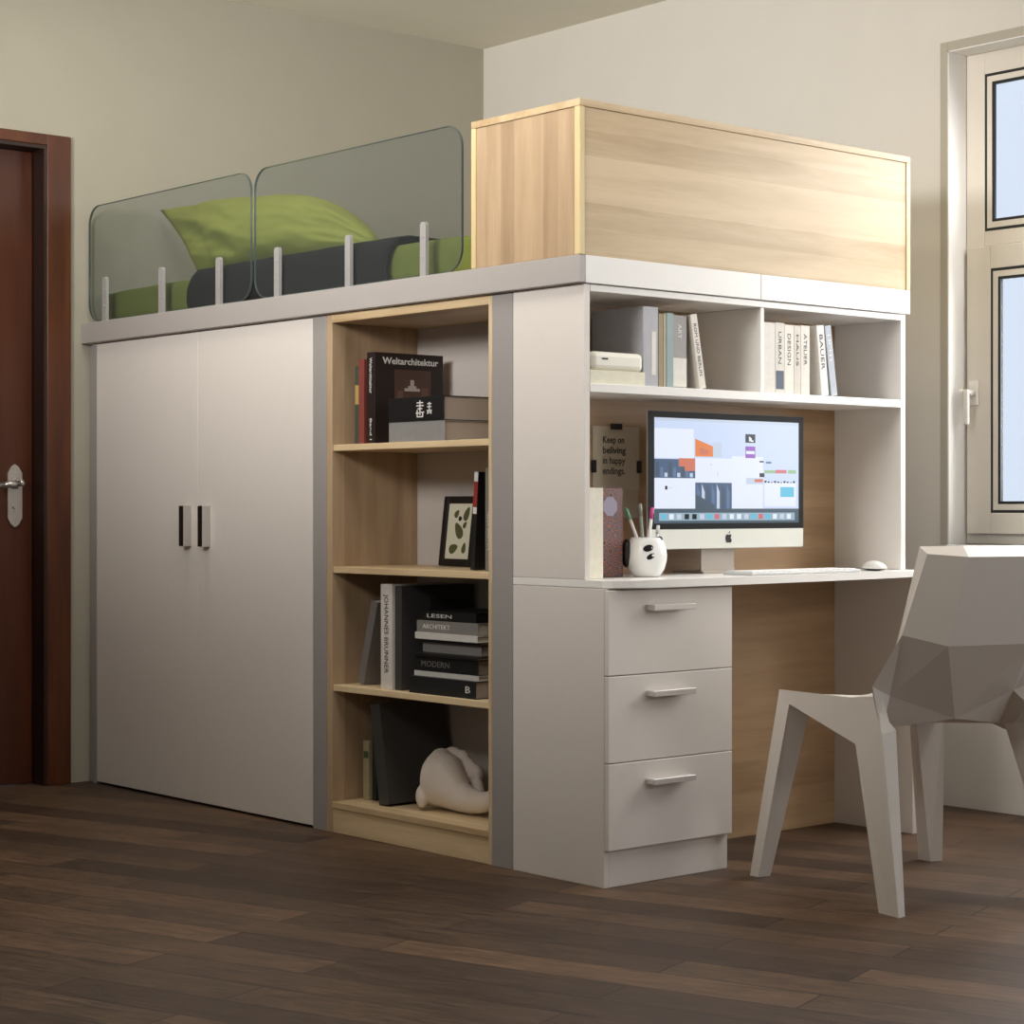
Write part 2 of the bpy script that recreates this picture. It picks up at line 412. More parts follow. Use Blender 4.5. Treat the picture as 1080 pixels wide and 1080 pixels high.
# ------------------------------------------------------------------ drawer cabinet
dc = thing('drawer_cabinet', 'white three-drawer cabinet under the left end of the desk', 'cabinet')
bm = bmesh.new()
bx(bm, 0, .018, -.085, .254, 0, .7295, bev=.001); bx(bm, .018, .436, -.085, -.07, 0, .0895, bev=.001)
bx(bm, .418, .436, -.07, .225, 0, .7295, bev=.001); bx(bm, .018, .418, -.084, .225, .712, .7295, bev=.001)
bx(bm, .018, .418, .21, .225, 0, .712, bev=0)
obj('body', bm, WHITE, dc)
for k, (z0, z1) in enumerate(((.092, .303), (.305, .516), (.518, .7255))):
    d = obj('drawer', B(.0005, .4375, -.101, -.0855, z0, z1, bev=.0015), WHITE, dc)
    zc = (.253, .47, .682)[k]
    bm = bmesh.new()
    bx(bm, .128, .275, -.131, -.127, zc-.008, zc+.006, bev=.0008)
    bx(bm, .128, .275, -.127, -.1015, zc+.002, zc+.006, bev=.001)
    bx(bm, .128, .131, -.127, -.1015, zc-.007, zc+.003, bev=.0005)
    obj('handle', bm, mat('satin_nickel_bright', (206, 200, 194), .4, metal=.35), d)

# ------------------------------------------------------------------ desk
dk = thing('desk', 'white desk top with rounded corner and white end panel', 'desk')
pts = [(0, .254), (0, -.055), (.004, -.075), (.016, -.098), (.036, -.115), (.065, -.127), (.11, -.134), (.2, -.137), (.45, -.132), (.8, -.112), (1.1, -.085), (1.267, -.065), (1.267, .254)]
bm = bmesh.new(); prism(bm, [(x, y, .7305) for x, y in pts], (0, 0, .0195))
bmesh.ops.bevel(bm, geom=list(bm.edges), offset=.0015, segments=2, affect='EDGES', profile=.5)
obj('desk_top', bm, WHITE2, dk)
obj('end_panel', B(1.231, 1.25, -.057, .254, 0, .730), mat('end_panel_white', (216, 208, 200), .5), dk)
obj('back_panel', B(.4365, 1.2305, .2295, .244, 0, .730, bev=0), OAKB, dk)

# ------------------------------------------------------------------ hutch
hu = thing('desk_hutch', 'white hutch of open shelves with oak back standing on the desk', 'shelf unit')
obj('side_panel', B(0, .019, -.015, .254, .7505, 1.4785), WHITE, hu)
obj('side_panel', B(1.231, 1.252, -.015, .254, .7505, 1.4785), WHITE2, hu)
obj('top_panel', B(.0195, 1.2305, -.015, .229, 1.462, 1.4785), WHITE2, hu)
obj('shelf', B(.0195, 1.2305, -.017, .229, 1.213, 1.235), WHITE2, hu)
obj('divider', B(.643, .657, -.012, .229, 1.2355, 1.4615), WHITE2, hu)
obj('back_panel', B(.0195, 1.2305, .2295, .244, .7505, 1.461, bev=0), OAKB, hu)

# ------------------------------------------------------------------ bed platform
bp = thing('bed_platform', 'grey and white bed platform with deep fascia boards on top of the cabinets', 'bed frame')
obj('slab', B(-.001, 1.26, -.001, 2.464, 1.4795, 1.5425), WHITE, bp)
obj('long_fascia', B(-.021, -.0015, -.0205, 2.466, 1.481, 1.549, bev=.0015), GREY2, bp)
obj('front_fascia', B(-.0005, .6355, -.0205, -.0015, 1.481, 1.549, bev=.0012), WHITE2, bp)
obj('front_fascia', B(.6365, 1.267, -.0205, -.0015, 1.481, 1.549, bev=.0012), WHITE2, bp)

# ------------------------------------------------------------------ oak box
ob = thing('storage_box', 'long light oak box on the front end of the bed platform', 'box', (0, 0, 1.5495))
def ch(name, bm, m, par=ob, off=(0, 0, 1.5495)):
    bmesh.ops.translate(bm, verts=bm.verts, vec=-Vector(off)); return obj(name, bm, m, par)
ch('top_panel', B(-.021, 1.267, -.021, .397, 1.914, 1.932, bev=.001), OAKX)
ch('front_panel', B(-.002, 1.249, -.018, -.002, 1.5495, 1.9135, bev=.001), OAKX)
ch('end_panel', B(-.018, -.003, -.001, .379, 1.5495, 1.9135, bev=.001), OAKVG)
ch('end_panel', B(1.2495, 1.267, -.021, .397, 1.5495, 1.9135, bev=.001), OAKE)
ch('rear_panel', B(-.021, 1.249, .3795, .397, 1.5495, 1.9135, bev=.001), OAKE)
ch('corner_post', B(-.021, -.0035, -.021, -.0015, 1.5495, 1.9135, bev=.001), OAKE)

# ------------------------------------------------------------------ glass guards
def guard(label, ya, yb, posts):
    g = thing('glass_guard', label, 'bed guard', (0.004, ya, 1.549), group=None)
    off = Vector((.004, ya, 1.549))
    def outline(r, ins):
        pts = []
        y0_, y1_, z0_, z1_ = ya+ins, yb-ins, 1.553+ins, 1.943-ins
        for cy, cz, a0 in ((y1_-r, z1_-r, 0), (y0_+r, z1_-r, 90), (y0_+r, z0_+r, 180), (y1_-r, z0_+r, 270)):
            for i in range(9):
                a = math.radians(a0+90*i/8); pts.append((cy+r*math.cos(a), cz+r*math.sin(a)))
        return pts
    P = outline(.062, .0015); bm = bmesh.new()
    prism(bm, [(.0, y, z) for y, z in P], (.006, 0, 0))
    bmesh.ops.translate(bm, verts=bm.verts, vec=-off)
    gp = obj('glass_panel', bm, SMOKE, g)
    O, I = outline(.0625, 0), outline(.0615, .0018); bm = bmesh.new(); n = len(O)
    vs = [[bm.verts.new((x, y, z)) for y, z in Q] for x, Q in ((-.0005, O), (-.0005, I), (.0065, I), (.0065, O))]
    for i in range(n):
        for k in range(4):
            a, b = vs[k], vs[(k+1) % 4]
            bm.faces.new((a[i], a[(i+1) % n], b[(i+1) % n], b[i]))
    bmesh.ops.translate(bm, verts=bm.verts, vec=-off)
    obj('glass_edge', bm, GEDGE, gp)
    for y in posts:
        bm = bmesh.new(); w = .0125; pts = [(y-w, 1.5495), (y+w, 1.5495), (y+w, 1.688), (y+w*.6, 1.696), (y-w*.6, 1.696), (y-w, 1.688)]
        prism(bm, [(-.012, a, b) for a, b in pts], (.011, 0, 0))
        for zz in (1.60, 1.655): tube(bm, (-.012, y, zz), (-.014, y, zz), .004, n=10)
        bmesh.ops.translate(bm, verts=bm.verts, vec=-off)
        obj('post', bm, POSTM, g)
guard('smoked glass bed guard nearer the oak box, larger looking of the two', .461, 1.446, (.612, .955, 1.31))
guard('smoked glass bed guard at the door end of the loft bed', 1.463, 2.452, (1.629, 1.967, 2.328))

# ------------------------------------------------------------------ bedding
def soft_box(x0, x1, y0, y1, z0, z1, nx, ny, nz, r, amp, seed, open_bottom=False):
    bm = bmesh.new(); bmesh.ops.create_cube(bm, size=1)
    bmesh.ops.subdivide_edges(bm, edges=bm.edges[:], cuts=14, use_grid_fill=True)
    from mathutils import noise
    for v in bm.verts:
        p = Vector((v.co.x*(x1-x0), v.co.y*(y1-y0), v.co.z*(z1-z0)))
        hx, hy, hz = (x1-x0)/2-r, (y1-y0)/2-r, (z1-z0)/2-r
        q = Vector((max(-hx, min(hx, p.x)), max(-hy, min(hy, p.y)), max(-hz, min(hz, p.z))))
        d = p-q
        if d.length > 1e-9: p = q+d.normalized()*r
        w = Vector(((x0+x1)/2, (y0+y1)/2, (z0+z1)/2))+p
        n = noise.noise(Vector((w.x*7+seed, w.y*5, w.z*9)))*amp
        if v.co.z > -.45: w += (d.normalized() if d.length > 1e-9 else Vector((0, 0, 1)))*n
        v.co = w
    for f in bm.faces: f.smooth = True
    return bm
mt = obj('mattress', soft_box(.04, 1.22, .43, 2.44, 1.5435, 1.665, 1, 1, 1, .035, .006, 1), GREEN)
tag(mt, 'mattress in olive green sheet behind the glass guards', 'mattress')
# blanket : a shell wrapped over the mattress
bm = bmesh.new()
from mathutils import noise as _ns
prof = [(.022, 1.546), (.020, 1.58), (.020, 1.62), (.026, 1.652), (.045, 1.674), (.09, 1.682), (.3, 1.682), (.6, 1.682), (.9, 1.682), (1.17, 1.680), (1.222, 1.668), (1.235, 1.62), (1.235, 1.548)]
ys = [.80+(1.84-.80)*i/40 for i in range(41)]
G = []
for j, y in enumerate(ys):
    row = []
    for i, (x, z) in enumerate(prof):
        n = _ns.noise(Vector((x*6, y*7, z*6)))*.006
        yy = y + (.012*math.sin(i*1.3) if j in (0, 40) else 0)
        row.append(bm.verts.new((x-abs(n) if i < 4 else x, yy, z+(abs(n) if 3 < i < 10 else 0))))
    G.append(row)
for j in range(40):
    for i in range(len(prof)-1):
        f = bm.faces.new((G[j][i], G[j+1][i], G[j+1][i+1], G[j][i+1])); f.smooth = True
bl = obj('blanket', bm, DARKB)
sm = bl.modifiers.new('s', 'SOLIDIFY'); sm.thickness = .006; sm.offset = 1
tag(bl, 'charcoal blanket laid across the middle of the green mattress', 'blanket')

def pillow(name, label, w, h, t, mw, seed, m=GREENP):
    bm = bmesh.new(); N = 40; top = []; bot = []
    for j in range(N+1):
        r1, r2 = [], []
        for i in range(N+1):
            u, v = 2*i/N-1, 2*j/N-1
            k = (1-abs(u)**3)*(1-abs(v)**2.6)
            th = t/2*max(k, 0)**.5*(1-.25*max(-u, 0))*(1-.35*max(u, 0)**2)
            wl = (1-u)/2
            x = u*w/2 - .155*v*wl*wl - .02*(1-v*v)*u - .03*max(u, 0)*(1-v*v)*-1
            Hh = .262-.03*(u+1) if u < 0 else .232*(1-.8*u**2.2)
            y = -h/2 + (v+1)/2*Hh
            n = _ns.noise(Vector((u*2.2+seed, v*2.2, seed)))*.018 + _ns.noise(Vector((u*7+seed, v*5, seed)))*.007
            # overlapping flap of the case and creases radiating from it
            s_ = u+.62
            n += .012*(1/(1+math.exp(-s_*60)))-.012*(1/(1+math.exp(-(s_-.5)*5)))
            if u < -.3: n += .012*math.sin((u*9+v*7))*k
            n *= min(1, k*4)
            r1.append(bm.verts.new((x, y, th+n)))
            r2.append(r1[-1] if (i in (0, N) or j in (0, N)) else bm.verts.new((x, y, -th*.6+n*.3)))
        top.append(r1); bot.append(r2)
    for j in range(N):
        for i in range(N):
            f = bm.faces.new((top[j][i], top[j][i+1], top[j+1][i+1], top[j+1][i])); f.smooth = True
            try:
                f = bm.faces.new((bot[j+1][i], bot[j+1][i+1], bot[j][i+1], bot[j][i])); f.smooth = True
            except ValueError: pass
    o = obj(name, bm, m); o.matrix_world = mw
    return tag(o, label, 'pillow')
px_, py_ = Vector((.12, -1, 0)).normalized(), Vector((.32, .0, .95))
pz_ = px_.cross(py_).normalized(); py_ = pz_.cross(px_)
pillow('pillow', 'long plump green pillow lying on the bed behind the glass guards', 1.0, .26, .20, frame((.30, 1.775, 1.832), px_, py_, pz_), 3)

# ------------------------------------------------------------------ books
_cm = {}
def cm(rgb, r=.5):
    k = (rgb, r)
    if k not in _cm: _cm[k] = mat('cover_%d_%d_%d_%d' % (*rgb, int(r*100)), rgb, r, noise=.05, nscale=60)
    return _cm[k]

def book(label, t, d, h, mw, cover, pages=None, group=None, name='book', cat='book', board=.0018, inset=.003):
    """local: x thickness, y depth (spine at y=0), z height"""
    r = thing(name, label, cat, mw=mw, group=group)
    bm = bmesh.new()
    bx(bm, 0, board, 0, d, 0, h, bev=.0004); bx(bm, t-board, t, 0, d, 0, h, bev=.0004); bx(bm, board*.5, t-board*.5, 0, board, 0, h, bev=.0004)
    obj('cover', bm, cm(cover) if isinstance(cover, tuple) else cover, r)
    obj('pages', B(board, t-board, board, d-inset, inset, h-inset, bev=0), pages or PAGES, r)
    return r
def stand_x(x, y, z, lean=0):      # bookcase: spine to -X, thickness towards -Y ; lean>0 = top tips towards -Y
    return Matrix.Translation((x, y, z+(.035*math.sin(math.radians(lean)) if lean > 0 else 0))) @ Matrix.Rotation(math.radians(lean), 4, 'X') @ frame((0, 0, 0), (0, -1, 0), (1, 0, 0), (0, 0, 1))
def lie_x(x, y, z, rz=0):          # bookcase: lying, spine to -X
    return Matrix.Translation((x, y, z)) @ Matrix.Rotation(math.radians(rz), 4, 'Z') @ frame((0, 0, 0), (0, 0, 1), (1, 0, 0), (0, 1, 0))
def stand_y(x, y, z, lean=0):      # hutch: spine to -Y
    return Matrix.Translation((x, y, z)) @ Matrix.Rotation(math.radians(lean), 4, 'Y')
def spine_text(b, txt, t, h, m, size, frac=.1, up=True, L_=None):
    # vertical lettering on the spine, reading down
    M = frame((t/2 - size*.35, -.0003, h*(1-frac)), (0, 0, -1), (1, 0, 0), (0, -1, 0))
    return text_part(txt, size, m, b, M, name='title', fit=L_)
TW = mat('lettering_white', (225, 222, 218), .5); TB = mat('lettering_black', (28, 28, 30), .5); TG = mat('lettering_grey', (120, 118, 116), .5)

# --- compartment 1 (top), floor z 1.107
Z1 = 1.1075; g = None
b = book('thin green and cream paperback at the left end of the top bookcase compartment', .022, .19, .225, stand_x(.06, 1.016, Z1), (58, 74, 62))
obj('spine_band', B(.0005, .0215, -.0006, .0, .115, .17, bev=0), cm((176, 150, 90)), b)
b = book('thin dusty red book beside the big black art book', .026, .2, .242, stand_x(.05, .986, Z1), (128, 62, 54))
b = book('large black hardback with white title on the cover, top bookcase compartment', .036, .245, .256, stand_x(.022, .908, Z1), (34, 22, 20))
# cover picture + title on the cover facing -Y (local +x face at x=t)
MC = lambda y, z, t: frame((t+.0004, y, z), (0, 1, 0), (0, 0, 1), (1, 0, 0))
text_part('Weltarchitektur', .026, TW, b, MC(.028, .225, .036), fit=.20, bold=.0006)
bm = bmesh.new(); bx(bm, .036, .0365, .07, .2, .1, .21, bev=0, mi=0)
for (ya, yb, za, zb, mi) in ((.105, .16, .15, .158, 1), (.118, .147, .158, .165, 1), (.126, .139, .165, .182, 1), (.08, .1, .1, .15, 2), (.165, .19, .1, .16, 2), (.1, .17, .1, .13, 2)):
    bx(bm, .036, .0368, ya, yb, za, zb, bev=0, mi=mi)
obj('cover_picture', bm, [cm((84, 58, 50)), cm((190, 180, 172)), cm((112, 82, 66))], b)
spine_text(b, 'Weltarchitektur', .036, .256, TW, .018, .06, L_=.1)
spine_text(b, 'Band I', .036, .256, TW, .014, .72, L_=.06)
# stack
book('thick grey book with speckled spine lying under the black boxed book', .055, .2, .248, lie_x(.02, .556, Z1), (136, 134, 132), PAGEG)
b = book('thick black book with white characters lying on the grey one', .066, .2, .246, lie_x(.018, .558, Z1+.0555), (14, 13, 15), PAGEG)
# white brush-like characters on the spine (spine plane: local z along Y, x up)
bm = bmesh.new()
def stroke(bm, a0, a1, u0, u1):   # along spine a, up u
    bx(bm, u0, u1, -.0006, 0, a0, a1, bev=0)
for c0 in (.076, ):
    for (a0, a1, u0, u1) in ((.090, .118, .048, .051), (.088, .120, .040, .043), (.094, .114, .032, .035), (.102, .106, .016, .056), (.086, .100, .022, .025), (.108, .122, .020, .023), (.09, .094, .01, .022), (.114, .118, .01, .03), (.094, .116, .01, .013)):
        stroke(bm, a0, a1, u0, u1)
for (a0, a1, u0, u1) in ((.054, .072, .044, .047), (.054, .072, .036, .039), (.061, .065, .02, .05), (.052, .074, .026, .029), (.054, .058, .018, .028), (.068, .072, .018, .028)):
    stroke(bm, a0, a1, u0, u1)
obj('title', bm, TW, b)

# --- compartment 2, floor z .759
Z2 = .7595
b = book('thin book with red and white spine leaning by the framed leaf print', .016, .17, .262, stand_x(.055, .492, Z2, 4), (26, 24, 24))
obj('spine_band', B(.0003, .0157, -.0006, 0, .17, .235, bev=0), cm((150, 48, 42)), b)
obj('spine_band', B(.0003, .0157, -.0007, 0, .236, .262, bev=0), cm((224, 220, 216)), b)
obj('spine_band', B(.0003, .0157, -.0006, 0, .15, .168, bev=0), cm((224, 220, 216)), b)
b = book('tall grey book at the right end of the second bookcase compartment', .03, .17, .272, stand_x(.05, .424, Z2, 0), (122, 118, 114))
spine_text(b, 'GREY MATTER' if False else 'NEUE BAUTEN', .03, .272, TW, .014, .42, L_=.1)
# picture frame: leans back against the books, faces the camera side
fw, fh = .150, .200
fr = thing('picture_frame', 'small black picture frame with green leaf print on the second shelf', 'picture frame',
           mw=frame((.258, .884, Z2+.002), (0, -1, 0), (.993, 0, -.12), (.12, 0, .993)))
# local: x width, y = into picture (back), z = up
def rect_ring(bm, x0, x1, z0, z1, t, ya, yb):
    bx(bm, x0, x0+t, ya, yb, z0, z1); bx(bm, x1-t, x1, ya, yb, z0, z1); bx(bm, x0+t, x1-t, ya, yb, z0, z0+t); bx(bm, x0+t, x1-t, ya, yb, z1-t, z1)
bm = bmesh.new(); rect_ring(bm, 0, fw, 0, fh, .020, 0, .014); bx(bm, .004, fw-.004, .008, .012, .004, fh-.004, bev=0); obj('frame', bm, BLACK, fr)
bm = B(.02, fw-.02, .006, .0078, .02, fh-.02, bev=0); obj('print', bm, mat('print_paper', (216, 212, 190), .7), fr)
bm = bmesh.new()
def leaf_shape(bm, cx_, cz, a, b_, ang, mi=0):
    n = 14; pts = []
    for i in range(n):
        th = 2*PI*i/n; x = a*math.cos(th); z = b_*math.sin(th)*(1-.35*math.cos(th)); c, s = math.cos(ang), math.sin(ang)
        pts.append((cx_+x*c-z*s, .0055, cz+x*s+z*c))
    f = bm.faces.new([bm.verts.new(p) for p in pts]); f.material_index = mi
for a in ((.072, .102, .027, .015, 2.2), (.103, .150, .022, .011, 1.15), (.055, .050, .020, .013, .35), (.102, .052, .016, .009, 1.4), (.058, .150, .013, .009, .9), (.075, .136, .008, .007, 0, 1), (.098, .118, .011, .007, .9)):
    leaf_shape(bm, *a)
obj('leaf_drawing', bm, [cm((84, 88, 52)), cm((30, 28, 26))], fr)

# --- compartment 3, floor z .422
Z3 = .4225
b = book('slim grey book leaning left of the tall white book', .03, .20, .245, stand_x(.05, .992, Z3, 16), (116, 110, 106))
b = book('tall white hardback with black lettering down its spine', .052, .24, .292, stand_x(.025, .848, Z3), (214, 208, 200))
spine_text(b, 'JOHANNES BRUNNER', .052, .292, TB, .026, .10, L_=.22)
b = book('large charcoal book standing between the white book and the stack', .030, .26, .288, stand_x(.032, .792, Z3), (62, 60, 60))
obj('cover_panel', B(.030, .0304, .10, .24, .15, .25, bev=0), cm((40, 40, 42)), b)
st = [ # label, thickness, length along Y, depth, colour, x, ycentre-ish start, pages, title
 ('black book at the bottom of the horizontal stack', .046, .285, .20, (24, 26, 28), .018, .425, PAGEG, 'B'),
 ('thin white book second from the bottom of the stack', .014, .275, .20, (196, 194, 190), .03, .428, PAGES, ''),
 ('black book with grey lettering low in the stack', .040, .270, .20, (20, 20, 22), .03, .430, PAGEG, 'MODERN'),
 ('thin wide black book across the middle of the stack', .009, .292, .20, (12, 12, 13), .02, .420, PAGEG, ''),
 ('small light grey book in the middle of the stack', .027, .250, .17, (136, 132, 128), .05, .440, PAGEG, ''),
 ('thin black book above the small grey one in the stack', .009, .262, .18, (18, 18, 18), .04, .436, PAGEG, ''),
 ('cream and white book in the upper part of the stack', .018, .268, .19, (208, 204, 198), .03, .432, PAGES, ''),
 ('grey patterned book second from the top of the stack', .032, .262, .19, (128, 124, 120), .035, .436, PAGES, 'ARCHITEKT'),
 ('black book lying on top of the stack', .026, .235, .19, (12, 12, 13), .04, .450, BLACKM, 'LESEN'),
]
z = Z3
for lab, t, ln, dp, col, xx, yy, pg, ti in st:
    b = book(lab+', third bookcase compartment', t, dp, ln, lie_x(xx, yy, z), col, pg, group='books in the horizontal stack')
    if ti:
        M = frame((t*.32, -.0003, ln*(.9 if ti != 'B' else .16)), (0, 0, -1), (1, 0, 0), (0, -1, 0))
        text_part(ti, t*.55, TG if ti in ('MODERN',) else TW, b, M, fit=(ln*.45 if ti != 'B' else .02))
    z += t+.0004

# --- compartment 4, floor z .088
Z4 = .0885
b = book('slim cream book in the far left of the bottom compartment', .028, .19, .17, stand_x(.09, 1.018, Z4), (166, 154, 122))
obj('spine_band', B(.003, .025, -.0005, 0, .12, .14, bev=0), cm((70, 84, 60)), b)
b = book('thin dark green book behind the leaning charcoal folder', .018, .20, .235, stand_x(.10, .988, Z4), (34, 44, 38))
b = book('large charcoal folder leaning left in the bottom compartment', .045, .235, .285, stand_x(.055, .895, Z4, -9), (66, 64, 62), mat('dark_pages', (70, 66, 62), .8), name='folder', cat='folder')

# white sculpture
bm = bmesh.new(); X0 = .135
path = [(.790, .175, .030), (.785, .176, .058), (.765, .177, .080), (.735, .170, .079), (.698, .150, .060), (.66, .134, .0435), (.615, .127, .035), (.57, .129, .030), (.535, .14, .025), (.51, .165, .02), (.495, .2, .015), (.505, .235, .010), (.515, .25, .005)]
def lathe_path(bm, path, sx=.8, n=20):
    rings = []
    for k, (y, z, r) in enumerate(path):
        a = path[max(k-1, 0)]; c = path[min(k+1, len(path)-1)]
        d = Vector((0, c[0]-a[0], c[1]-a[1])).normalized(); u = Vector((1, 0, 0)); v = d.cross(u)
        rings.append([bm.verts.new(Vector((X0, y, z))+u*math.cos(2*PI*i/n)*r*sx+v*math.sin(2*PI*i/n)*r) for i in range(n)])
    for a, b_ in zip(rings, rings[1:]):
        for i in range(n): bm.faces.new((a[i], a[(i+1) % n], b_[(i+1) % n], b_[i]))
    bm.faces.new(rings[0]); bm.faces.new(list(reversed(rings[-1])))
lathe_path(bm, path)
ball(bm, (X0-.050, .772, .128), .028, (.6, .75, 1.15))
for (dx, yy, zz, rr) in ((.030, .785, .215, .040), (.058, .770, .222, .036), (.062, .738, .222, .030), (.062, .708, .208, .024), (.066, .688, .188, .030), (.056, .660, .160, .019), (.048, .645, .146, .018)):
    ball(bm, (X0+dx, yy, zz), rr, (.75, 1.1, 1))
sc = obj('ceramic_sculpture', bm, CERAMIC)
for v in sc.data.vertices: v.co.y -= .034
rm = sc.modifiers.new('r', 'REMESH'); rm.mode = 'VOXEL'; rm.voxel_size = .0035; rm.use_smooth_shade = True
sm = sc.modifiers.new('s', 'SMOOTH'); sm.iterations = 9
tag(sc, 'white ceramic sculpture with curled tail in the bottom bookcase compartment', 'sculpture')

# --- hutch upper shelf, z 1.235
ZH = 1.2355
cream = mat('cream_plastic', (236, 232, 218), .45)
r = tag(obj('storage_case', B(0, .175, 0, .17, 0, .046, bev=.012), cream), 'rounded white case lying on flat white book, left hutch bay', 'case'); r.location = (.036, -.008, ZH+.0345)
obj('clasp', B(.03, .05, -.0012, 0, .026, .030, bev=0), BLACK, r)
b = book('flat cream book under the white case in the left hutch bay', .034, .18, .19, Matrix.Translation((.024, -.010, ZH)) @ frame((0, 0, 0), (0, 0, 1), (0, 1, 0), (-1, 0, 0)) @ Matrix.Translation((0, 0, -.19)), (226, 220, 196), PAGES)
b = book('thick pale grey binder behind the white case in the hutch', .053, .19, .203, stand_y(.217, 0, ZH), (172, 172, 176), name='binder', cat='binder')
obj('spine_label', B(.03, .045, -.0006, 0, .03, .14, bev=0), cm((226, 220, 212)), b)
GH = 'books standing on the hutch shelf'
def hb(label, x, t, h, col, lean=0, y=.0, txt=None, tm=TB, fl=.6, dp=.16, ts=.6):
    b = book(label, t, dp, h, stand_y(x, y, ZH+(0 if lean >= 0 else 0), lean), col, group=GH)
    if txt: spine_text(b, txt, t, h, tm, min(t*ts, .02), .12, L_=h*fl)
    return b
hb('thin olive brown book right of the grey binder in the hutch', .2755, .017, .188, (150, 130, 92), y=.004)
hb('thin grey-beige book between the olive book and teal book', .2935, .010, .190, (176, 166, 140), y=.004)
hb('pale teal book in the left hutch bay', .3045, .024, .192, (138, 160, 160), y=.003)
b = hb('book with grey upper and white lower spine, left hutch bay', .3300, .050, .188, (150, 146, 140), y=.006, txt='ART', tm=TW, fl=.2, ts=.35)
obj('spine_band', B(.0004, .0496, -.0005, 0, .004, .078, bev=0), cm((222, 216, 206)), b)
b = hb('white book leaning left against its neighbours in the left hutch bay', .4230, .024, .195, (222, 214, 202), lean=-10.5, y=.0, txt='ROM UND BERLIN', fl=.7)
bs = [(.0582, .190, (220, 214, 204), None, 'white thick book touching the middle divider of the hutch'),
      (.036, .192, (214, 208, 198), 'URBAN', 'white book with blue picture low on its spine'),
      (.038, .188, (226, 220, 208), 'DESIGN', 'cream book right of the one with the blue picture'),
      (.028, .188, (206, 198, 186), 'HAUS', 'slim beige book in the middle of the right hutch bay'),
      (.036, .190, (220, 214, 202), 'ATELIER', 'off-white book just left of the leaning books')]
x = .6585
for t, h, col, ti, lab in bs:
    b = hb(lab, x, t, h, col, txt=ti, y=.002, fl=.45, ts=.5)
    if ti == 'URBAN': obj('spine_picture', B(.003, .033, -.0006, 0, .012, .062, bev=0), cm((40, 62, 88)), b)
    x += t+.0006
b = hb('white book with bold black title leaning left in the right hutch bay', .905, .030, .194, (226, 222, 216), lean=-6.5, txt='BAUER', fl=.5, ts=.7)
b = hb('bluish grey book leaning at the right end of the right hutch bay', .946, .026, .196, (168, 174, 184), lean=-8.5, txt='LICHT', tm=TW, fl=.4)

# ------------------------------------------------------------------ desk items
ZD = .7505
r = thing('monitor', 'silver and black all-in-one computer with bright screen on the desk', 'computer', (.615, .12, ZD))
def mo(name, bm, m, par=r):
    bmesh.ops.translate(bm, verts=bm.verts, vec=-Vector((.615, .12, ZD))); return obj(name, bm, m, par)
mx0, mx1, my = .311, .918, .079
mo('rear_housing', B(mx0+.09, mx1-.09, my+.0085, my+.032, .85, 1.14, bev=.01), mat('aluminium_rear', (200, 200, 198), .4, metal=.3))
cas = mo('case', B(mx0, mx1, my, my+.008, .818, 1.180, bev=.003), mat('aluminium', (214, 214, 210), .35, metal=.3))
mo('bezel', B(mx0+.0005, mx1-.0005, my-.0015, my+.0005, .8705, 1.1795, bev=.0005), mat('bezel_black', (12, 14, 14), .5, spec=.15), r)
mo('chin', B(mx0+.0015, mx1-.0015, my-.0015, my+.0005, .8195, .870, bev=.0005), mat('chin_silver', (222, 222, 212), .4))
# logo on the chin
bm = bmesh.new(); lx, lz, q = .614, .846, .0135
P = [(0, .55), (.25, .72), (.55, .72), (.8, .5), (.62, .2), (.62, -.15), (.92, -.42), (.7, -.85), (.42, -1.0), (0, -.88), (-.42, -1.0), (-.72, -.8), (-.95, -.2), (-.9, .35), (-.6, .7), (-.28, .72)]
vs = [bm.verts.new((lx+a*q, my-.0022, lz+b*q)) for a, b in P]; c = bm.verts.new((lx-.1*q, my-.0022, lz-.1*q))
for i in range(len(vs)): bm.faces.new((vs[i], vs[(i+1) % len(vs)], c))
vs = [bm.verts.new((lx+a*q, my-.0022, lz+b*q)) for a, b in ((0, .8), (.05, 1.15), (.4, 1.45), (.35, 1.05))]; bm.faces.new(vs)
mo('logo', bm, BLACK)
# screen : tiles in one mesh
def em(n, rgb, e=.75):
    m = mat(n, rgb, .25, emit=e)
    nt = m.node_tree; b = nt.nodes['Principled BSDF']
    for l in list(b.inputs['Base Color'].links): nt.links.remove(l)
    b.inputs['Base Color'].default_value = (.01, .01, .01, 1); b.inputs['Specular IOR Level'].default_value = .2
    return m
sx0, sx1, sz0, sz1 = .333, .897, .886, 1.163
SW, SH = sx1-sx0, sz1-sz0
cols = {'bg': (202, 216, 244), 'white': (228, 235, 250), 'blue': (78, 98, 128), 'dark': (74, 90, 104), 'or': (226, 130, 70), 'or2': (206, 120, 96), 'dock': (150, 176, 190), 'teal': (96, 190, 222), 'blk': (24, 24, 30), 'pur': (150, 90, 190), 'grn': (150, 186, 140), 'lt': (196, 208, 226), 'sl': (96, 120, 156), 'red': (206, 110, 120)}
names = list(cols); mats_ = [em('screen_'+k, cols[k], 1.0) for k in names]
bm = bmesh.new(); lev = [0]
def tile(u0, v0, u1, v1, c, skew=0, skb=0):
    """u,v fractions from the upper left of the screen"""
    lev[0] += 1; yy = my-.0018-lev[0]*.00001
    pts = [(u0, v0), (u1, v0+skew), (u1, v1), (u0, v1+skb)]
    f = bm.faces.new([bm.verts.new((sx0+u*SW, yy, sz1-v*SH)) for u, v in pts]); f.material_index = names.index(c)
tile(0, 0, 1, 1, 'bg'); tile(0, .0, 1, .03, 'lt')
tile(0, .1, .26, .38, 'white'); tile(.0, .39, .27, .57, 'blue')
for k in range(9): tile(.01+.028*k, .42+.05*(k % 3), .03+.028*k, .56, ('dark', 'sl', 'lt')[k % 3])
tile(.16, .38, .27, .46, 'or2'); tile(.2, .46, .27, .5, 'or2')
